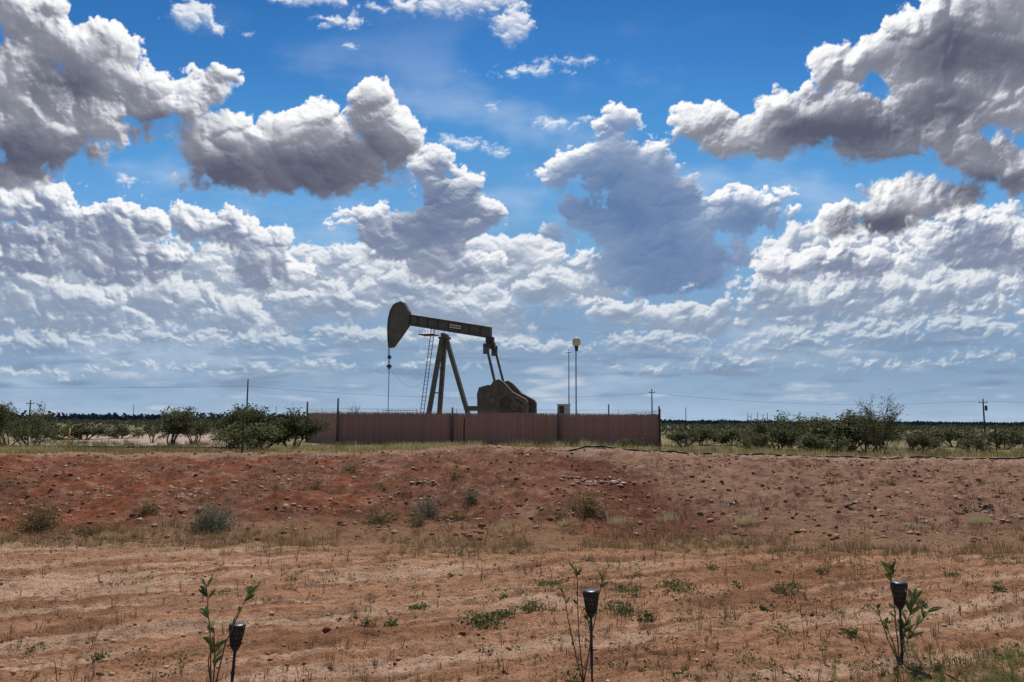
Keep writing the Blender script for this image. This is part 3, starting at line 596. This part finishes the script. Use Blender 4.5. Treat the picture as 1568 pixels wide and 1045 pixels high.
q=LP(745,606); mm.cyl((q.x,-.85,q.z),(q.x,.85,q.z),0.42,n=20); mm.cyl((sh.x,-1.35,sh.z),(sh.x,1.35,sh.z),0.22,n=16)
mm.box(LP(720,600).x,LP(738,600).x,-0.6,0.2,LP(725,628).z-.1,LP(725,622).z)
mm.obj("gearbox",paint,pj,bevel=0.03)
mm=M(); xa,xb=LP(648,632).x,LP(835,632).x
for s in(-0.8,0.8): mm.box(xa,xb,s-.15,s+.15,zg,zg+.35)
for i in range(7): mm.box(xa+(xb-xa)*i/6-.12,xa+(xb-xa)*i/6+.12,-.65,.65,zg+.03,zg+.3)
mm.box(LP(740,632).x,LP(790,632).x,-.6,.6,zg+.35,LP(760,640).z); mm.box(LP(805,632).x,LP(828,632).x,-.4,.4,zg+.35,zg+1.3)
mm.obj("skid_base",paintd,pj)
mm=M(); hb=LP(596,520); cb=LP(596,560); wl=LP(594,640)
for s in(-.12,.12): mm.cyl((LP(596.5,515).x-.08,s,hb.z),(cb.x,s,cb.z),0.03,n=6)
mm.box(cb.x-.16,cb.x+.16,-.22,.22,cb.z-.16,cb.z+.02); mm.cyl((cb.x,0,cb.z+.1),(cb.x,0,cb.z-.3),0.14,n=10); mm.box(cb.x-.1,cb.x+.1,-.18,.18,LP(597,548).z-.1,LP(597,548).z+.2)
mm.cyl((cb.x,0,cb.z),(wl.x,0,zg+.9),0.032,n=6); mm.cyl((wl.x,0,zg),(wl.x,0,zg+1.7),0.12,n=10); mm.box(wl.x-.25,wl.x+.25,-.12,.12,zg+1.0,zg+1.2)
pr=None
for i in range(13):
    t=i/12; q=LP(600+52*t,568+22*t+18*math.sin(math.pi*t)*0.9-6*t)
    if pr: mm.cyl(pr,q,0.009,n=4)
    pr=q
mm.obj("bridle_and_polished_rod",paintd,pj)
mm=M()
for i in range(12): q=LP(600+i*4.5,629); mm.cyl((q.x,-1.6,zg+.8),(q.x,-1.6,q.z),0.02,n=5)
for rr in(629,633): a,b=LP(600,rr),LP(652,rr); mm.cyl((a.x,-1.6,a.z),(b.x,-1.6,b.z),0.02,n=5)
mm.obj("guard_rail",dsteel,pj)
# ------------------------------------------------------------ masts, box, poles
p=at(883,523,70); q=at(882,560,70); ms=empty("flare_mast")
mm=M(); mm.cyl((q.x,70,zg),(q.x,70,p.z-.1),0.07,0.05,n=10); mm.cyl((q.x,70,zg),(q.x,70,zg+.4),0.2,n=12); mm.obj("mast",pmat("mast_paint",(0.12,0.07,0.07),(0.18,0.11,0.10),4,0.6),ms,True)
mm=M(); mm.rev((q.x+0.05,70,p.z-.35),[(0.18,-.12),(0.34,0.0),(0.39,.18),(0.40,.40),(0.33,.62),(0.18,.72)],20); mm.obj("cap",pmat("cap_tan",(0.60,0.55,0.38),(0.72,0.66,0.48),5,0.6),ms,True)
mm=M(); mm.cyl((q.x+.05,70,p.z-.95),(q.x+.05,70,p.z-.45),0.12,0.2,n=12); mm.obj("burner",dsteel,ms,True)
p=at(871,540,69); ms=empty("lightning_mast"); mm=M(); mm.cyl((p.x,69,zg),(p.x,69,p.z),0.055,0.035,n=8); mm.cyl((p.x-.22,69,p.z),(p.x+.25,69,p.z+.02),0.035,n=6); mm.cyl((p.x,69,p.z),(p.x,69,p.z+.3),0.02,n=5); mm.obj("mast",dsteel,ms,True)
a=at(854,620,62); b=at(873,633,62); ms=empty("electrical_cabinet"); mm=M(); mm.box(a.x,b.x,62,62.6,b.z-.3,a.z); mm.box(a.x-.06,b.x+.06,61.9,62.7,a.z,a.z+.06); mm.obj("cabinet",pmat("cabinet_grey",(0.42,0.42,0.41),(0.52,0.52,0.51),4,0.5),ms)
mm=M(); mm.cyl((a.x+.15,62.3,zg),(a.x+.15,62.3,b.z),0.05,n=6); mm.cyl((b.x-.15,62.3,zg),(b.x-.15,62.3,b.z),0.05,n=6); mm.box(a.x+.1,b.x-.5,61.97,61.995,b.z-.2,a.z-.1); mm.obj("legs_and_door",dsteel,ms)
wood=pmat("pole_wood",(0.035,0.03,0.027),(0.07,0.06,0.05),3,0.9)
poles=[(47,613,130,1,.14,.7),(205,619,260,0,.11,1),(380,581,95,0,.12,1),(998,596,120,1,.12,.5),(1505,611,120,2,.14,.7),(1050,624,210,0,.13,1),(-330,590,95,1,.13,1)]
tops={}
for px,top,d,arms,r_,ar in poles:
    p=at(px,top,d); tops[px]=p; e_=empty("utility_pole"); mm=M(); mm.cyl((p.x,d,-.3),(p.x,d,p.z),r_,r_*.7,n=8)
    for k in range(min(arms,1)):
        zz=p.z-.6; mm.beam((p.x-ar,d,zz),(p.x+ar,d,zz),0.09,0.11)
        for s in(-ar*.9,ar*.9): mm.cyl((p.x+s,d,zz+.05),(p.x+s,d,zz+.25),0.05,0.03,n=6)
    if arms>1: mm.cyl((p.x+.3,d-.2,p.z-1.9),(p.x+.3,d-.2,p.z-1.1),0.2,n=10)
    mm.obj("pole",wood,e_,True)
wm=M()
def cable(a,b,sag,r=0.03):
    pr=None
    for i in range(25):
        t=i/24; q=a.lerp(b,t)-Vector((0,0,sag*4*t*(1-t)))
        if pr: wm.cyl(pr,q,r,n=4,cap=False)
        pr=q
cable(tops[-330]+Vector((0,0,0)),tops[380]-Vector((0,0,.9)),0.3,0.012); cable(tops[380]-Vector((0,0,.9)),tops[998]-Vector((0,0,.6)),1.2,0.013); cable(tops[998]-Vector((0,0,.6)),tops[1505]-Vector((0,0,.3)),1.2,0.014)
q=tops[1505]; cable(q-Vector((0,0,.3)),q+Vector((70,-10,-.5)),1,0.014)
wm.obj("power_line",wire)
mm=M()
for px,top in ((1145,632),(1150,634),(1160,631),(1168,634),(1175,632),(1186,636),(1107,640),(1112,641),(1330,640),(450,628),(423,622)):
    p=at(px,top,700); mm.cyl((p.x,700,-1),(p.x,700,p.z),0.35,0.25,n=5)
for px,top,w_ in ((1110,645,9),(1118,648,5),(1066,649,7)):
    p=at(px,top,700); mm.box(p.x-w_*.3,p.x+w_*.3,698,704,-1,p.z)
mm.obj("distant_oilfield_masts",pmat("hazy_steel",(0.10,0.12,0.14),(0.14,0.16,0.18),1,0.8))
# ------------------------------------------------------------ barbed wire ranch fence
rf=empty("ranch_wire_fence"); pm=M(); wm=M(); posts=[]
for px,top,base,d in ((373,640,704,22.0),(711,640,706,23.0),(1009,622,698,24.2),(1281,652,703,25.6),(1524,655,703,27.2),(1760,655,703,28.8),(-280,650,704,20)):
    p=at(px,top,d); g=float(gz(p.x,d)); posts.append((p.x,d,g,p.z))
    pm.beam((p.x,d,g-.1),(p.x,d,p.z),0.045,0.012,up=(0,1,0)); pm.beam((p.x,d+.025,g-.1),(p.x,d+.025,p.z),0.012,0.036,up=(0,1,0))
posts=sorted(posts)
for a,b in zip(posts,posts[1:]):
    for j in range(4):
        za=a[2]+.35+.28*j; zb_=b[2]+.35+.28*j; pr=None
        for i in range(9):
            t=i/8; q=Vector((a[0]+(b[0]-a[0])*t,a[1]+(b[1]-a[1])*t-.02,za+(zb_-za)*t-.05*4*t*(1-t)))
            if pr: wm.cyl(pr,q,0.0014,n=3,cap=False)
            pr=q
pm.obj("t_posts",pmat("t_post_paint",(0.02,0.02,0.019),(0.05,0.04,0.033),10,0.7),rf); wm.obj("wires",wire,rf)
def pipe(name,pts,r,mat):
    mm=M()
    P=[Vector((*q[:2],q[2]+r*0.8)) for q in pts]
    for a,b in zip(P,P[1:]): mm.cyl(a,b,r,n=8)
    mm.obj(name,mat,smooth=True)
blk=pmat("black_poly_pipe",(0.015,0.015,0.016),(0.03,0.03,0.03),5,0.5)
pts=[]
for i in range(30):
    px=842+i*27; d=20.9+0.012*i+0.25*math.sin(i*.5); q=at(px,690,d); pts.append((q.x,d,float(gz(q.x,d))+0.015))
pipe("poly_pipe",pts,0.026,blk)
pts=[]
for i in range(24):
    px=-20+i*18; d=45; q=at(px,690,d); pts.append((q.x,d,0.10+float(gz(q.x,d,False))))
pipe("poly_pipe",pts,0.06,blk)
p=at(107,655,48); e_=empty("pipeline_marker"); mm=M(); mm.cyl((p.x,48,-.25),(p.x,48,p.z),0.05,n=10); mm.obj("post",pmat("marker_yellow",(0.65,0.36,0.03),(0.75,0.45,0.05),5,0.5),e_,True)
mm=M(); mm.rev((p.x,48,p.z-.02),[(0.055,0),(0.055,.08),(0.02,.12)],10); mm.obj("cap",blk,e_,True)
for px,top,d in ((168,672,50),(545,676,26),(1386,672,40)):
    p=at(px,top,d); e_=empty("survey_stake"); mm=M(); mm.beam((p.x,d,float(gz(p.x,d))-.05),(p.x,d,p.z),0.06 if d>30 else .035,0.02); mm.beam((p.x,d-.015,p.z-.12),(p.x,d-.015,p.z-.02),0.1 if d>30 else .06,0.008); mm.obj("stake",pmat("stake_white",(0.6,0.6,0.58),(0.75,0.75,0.72),5,0.6),e_)
for px,row,sd_ in ((1130,780,1),(1515,787,2),(1305,783,3)):
    x,y,z=hit(px,row); r=random.Random(sd_); mm=M(); pr=Vector((x-.16,y,z+.03))
    for i in range(9):
        q=pr+Vector((r.uniform(.01,.04),r.uniform(-.04,.04),r.uniform(-.03,.03))); q.z=max(q.z,z+.015); mm.beam(pr,q,0.06*r.uniform(.6,1.2),0.02); pr=q
    mm.obj("tyre_scrap",blk)
# ------------------------------------------------------------ solar torch lights
blackp=pmat("black_plastic",(0.012,0.012,0.013),(0.02,0.02,0.021),20,0.4,0,0,0.5)
lens=pmat("lamp_diffuser",(0.12,0.10,0.06),(0.22,0.18,0.10),25,0.35)
def torch(px,headtop,d,lean=0.0):
    p=at(px,headtop,d); g=float(gz(p.x,d)); hgt=p.z-g; e_=empty("solar_torch_light",(p.x,d,g)); e_.rotation_euler=(0,lean,0)
    u=d/F
    hh=34*u; rt=11.5*u; rb=6.5*u; z1=hgt; z0=hgt-hh
    mm=M(); mm.rev((0,0,z1-hh*.12),[(rt*.98,0),(rt*1.05,.002),(rt*1.05,hh*.07),(rt*.9,hh*.12),(rt*.3,hh*.13)],20); mm.rev((0,0,z0),[(rb*.5,-hh*.16),(rb*.95,-hh*.02),(rb*1.1,hh*.05),(rb*1.02,hh*.10)],18)
    n=12
    for i in range(n):
        for s in(-1,1):
            pr=None
            for k in range(6):
                t=k/5; r=rb+(rt-rb)*t; a=2*math.pi*i/n+s*t*1.1; q=Vector((r*math.cos(a),r*math.sin(a),z0+.004+(hh*.86)*t))
                if pr: mm.beam(pr,q,0.0048,0.003)
                pr=q
    for t in(.33,.66): mm.rev((0,0,z0+hh*.86*t),[(rb+(rt-rb)*t+.0008,-.002),(rb+(rt-rb)*t+.0018,0),(rb+(rt-rb)*t+.0008,.002)],20)
    mm.obj("lamp_head",blackp,e_,True)
    mm=M(); mm.rev((0,0,z0+.003),[(rb*.82,0),(rt*.84,hh*.84)],18); mm.obj("diffuser",lens,e_,True)
    mm=M(); mm.cyl((0,0,z0-hh*.12),(0,0,hgt*.35),0.0085,0.0085,n=10); mm.cyl((0,0,hgt*.35),(0,0,-.05),0.0105,0.004,n=8); mm.rev((0,0,hgt*.36),[(0.010,-.008),(0.014,-.004),(0.014,.004),(0.010,.008)],12); mm.obj("stake",blackp,e_,True)
torch(358,955,4.35,0.05); torch(906,904,4.75,-0.012); torch(1376,891,5.15,0.0)
# ------------------------------------------------------------ oleander saplings
ol=leafmat("oleander_leaf",[(0.045,0.075,0.02),(0.08,0.12,0.03),(0.14,0.17,0.05),(0.2,0.2,0.07)],0.3,0.45)
olb=pmat("oleander_stem",(0.10,0.075,0.045),(0.16,0.13,0.07),20,0.8)
def sapling(base,d,stems,seed):
    r=random.Random(seed); mm=M(); b=at(base[0],base[1],d); g=float(gz(b.x,d)); b=Vector((b.x,d,g-.01)); u=d/F
    def leaf(p,dr,L,W):
        dr=dr.normalized(); sd_=dr.cross(Vector((r.gauss(0,1),r.gauss(0,1),r.gauss(0,1)))).normalized(); nn=sd_.cross(dr)
        prof=[(0,.12),(.25,.8),(.5,1),(.75,.75),(1,.05)]; vs=[]
        for t,w_ in prof:
            c=p+dr*(L*t)-Vector((0,0,L*.22*t*t)); vs+= [c-sd_*(W*w_/2)+nn*W*.12*w_,c,c+sd_*(W*w_/2)+nn*W*.12*w_]
        fs=[]
        for k in range(4):
            for j in(0,1): a=k*3+j; fs.append((a,a+1,a+4,a+3))
        mm.m=0; mm.add(vs,fs)
    for pts,lv in stems:
        P=[b]+[at(x,yy,d+r.uniform(-.06,.06)) for x,yy in pts]
        Q=[]
        for a,c in zip(P,P[1:]):
            for k in range(4): Q.append(a.lerp(c,k/4)+Vector((r.gauss(0,.002),r.gauss(0,.002),0)))
        Q.append(P[-1]); mm.m=1
        for k,(a,c) in enumerate(zip(Q,Q[1:])): mm.cyl(a,c,.005*(1-.6*k/len(Q)),.005*(1-.6*(k+1)/len(Q)),6,False)
        n=len(Q)
        for (t0,t1,cnt,L) in lv:
            for k in range(cnt):
                t=r.uniform(t0,t1); i=min(int(t*(n-1)),n-2); p=Q[i].lerp(Q[i+1],t*(n-1)-i); ax=(Q[i+1]-Q[i]).normalized()
                side=Vector((r.gauss(0,1),r.gauss(0,1),0)).normalized(); dr=ax*(.5+.9*t)+side*.75; leaf(p,dr,L*u*r.uniform(.7,1.15),L*u*.24)
    mm.obj("oleander_sapling",[ol,olb])
sapling((326,1045),4.35,[([(322,975),(316,898)],[(.86,1,9,24),(.35,.75,6,22)]),([(345,985),(368,935),(383,903)],[(.8,1,10,24),(.45,.8,3,18)]),([(330,995),(326,960)],[(.3,1,12,26)]),([(318,1010),(335,978)],[(.4,1,7,22)])],1)
sapling((893,1038),4.75,[([(886,960),(883,872)],[(.88,1,6,22),(.4,.8,3,16)]),([(912,940),(922,884)],[(.85,1,8,20),(.6,.85,2,14)]),([(872,960),(862,905)],[(.8,1,5,14)]),([(905,975),(898,935)],[(.7,1,4,14)])],2)
sapling((1377,1012),5.15,[([(1370,940),(1364,872)],[(.85,1,9,24),(.4,.7,3,18)]),([(1385,965),(1402,915)],[(.4,1,16,27)]),([(1392,975),(1422,935)],[(.4,1,14,27)]),([(1360,980),(1342,928)],[(.8,1,6,16)]),([(1368,985),(1355,955)],[(.4,1,6,20)]),([(1382,985),(1388,945)],[(.3,1,10,24)])],3)
print("done",time.time()-T0)
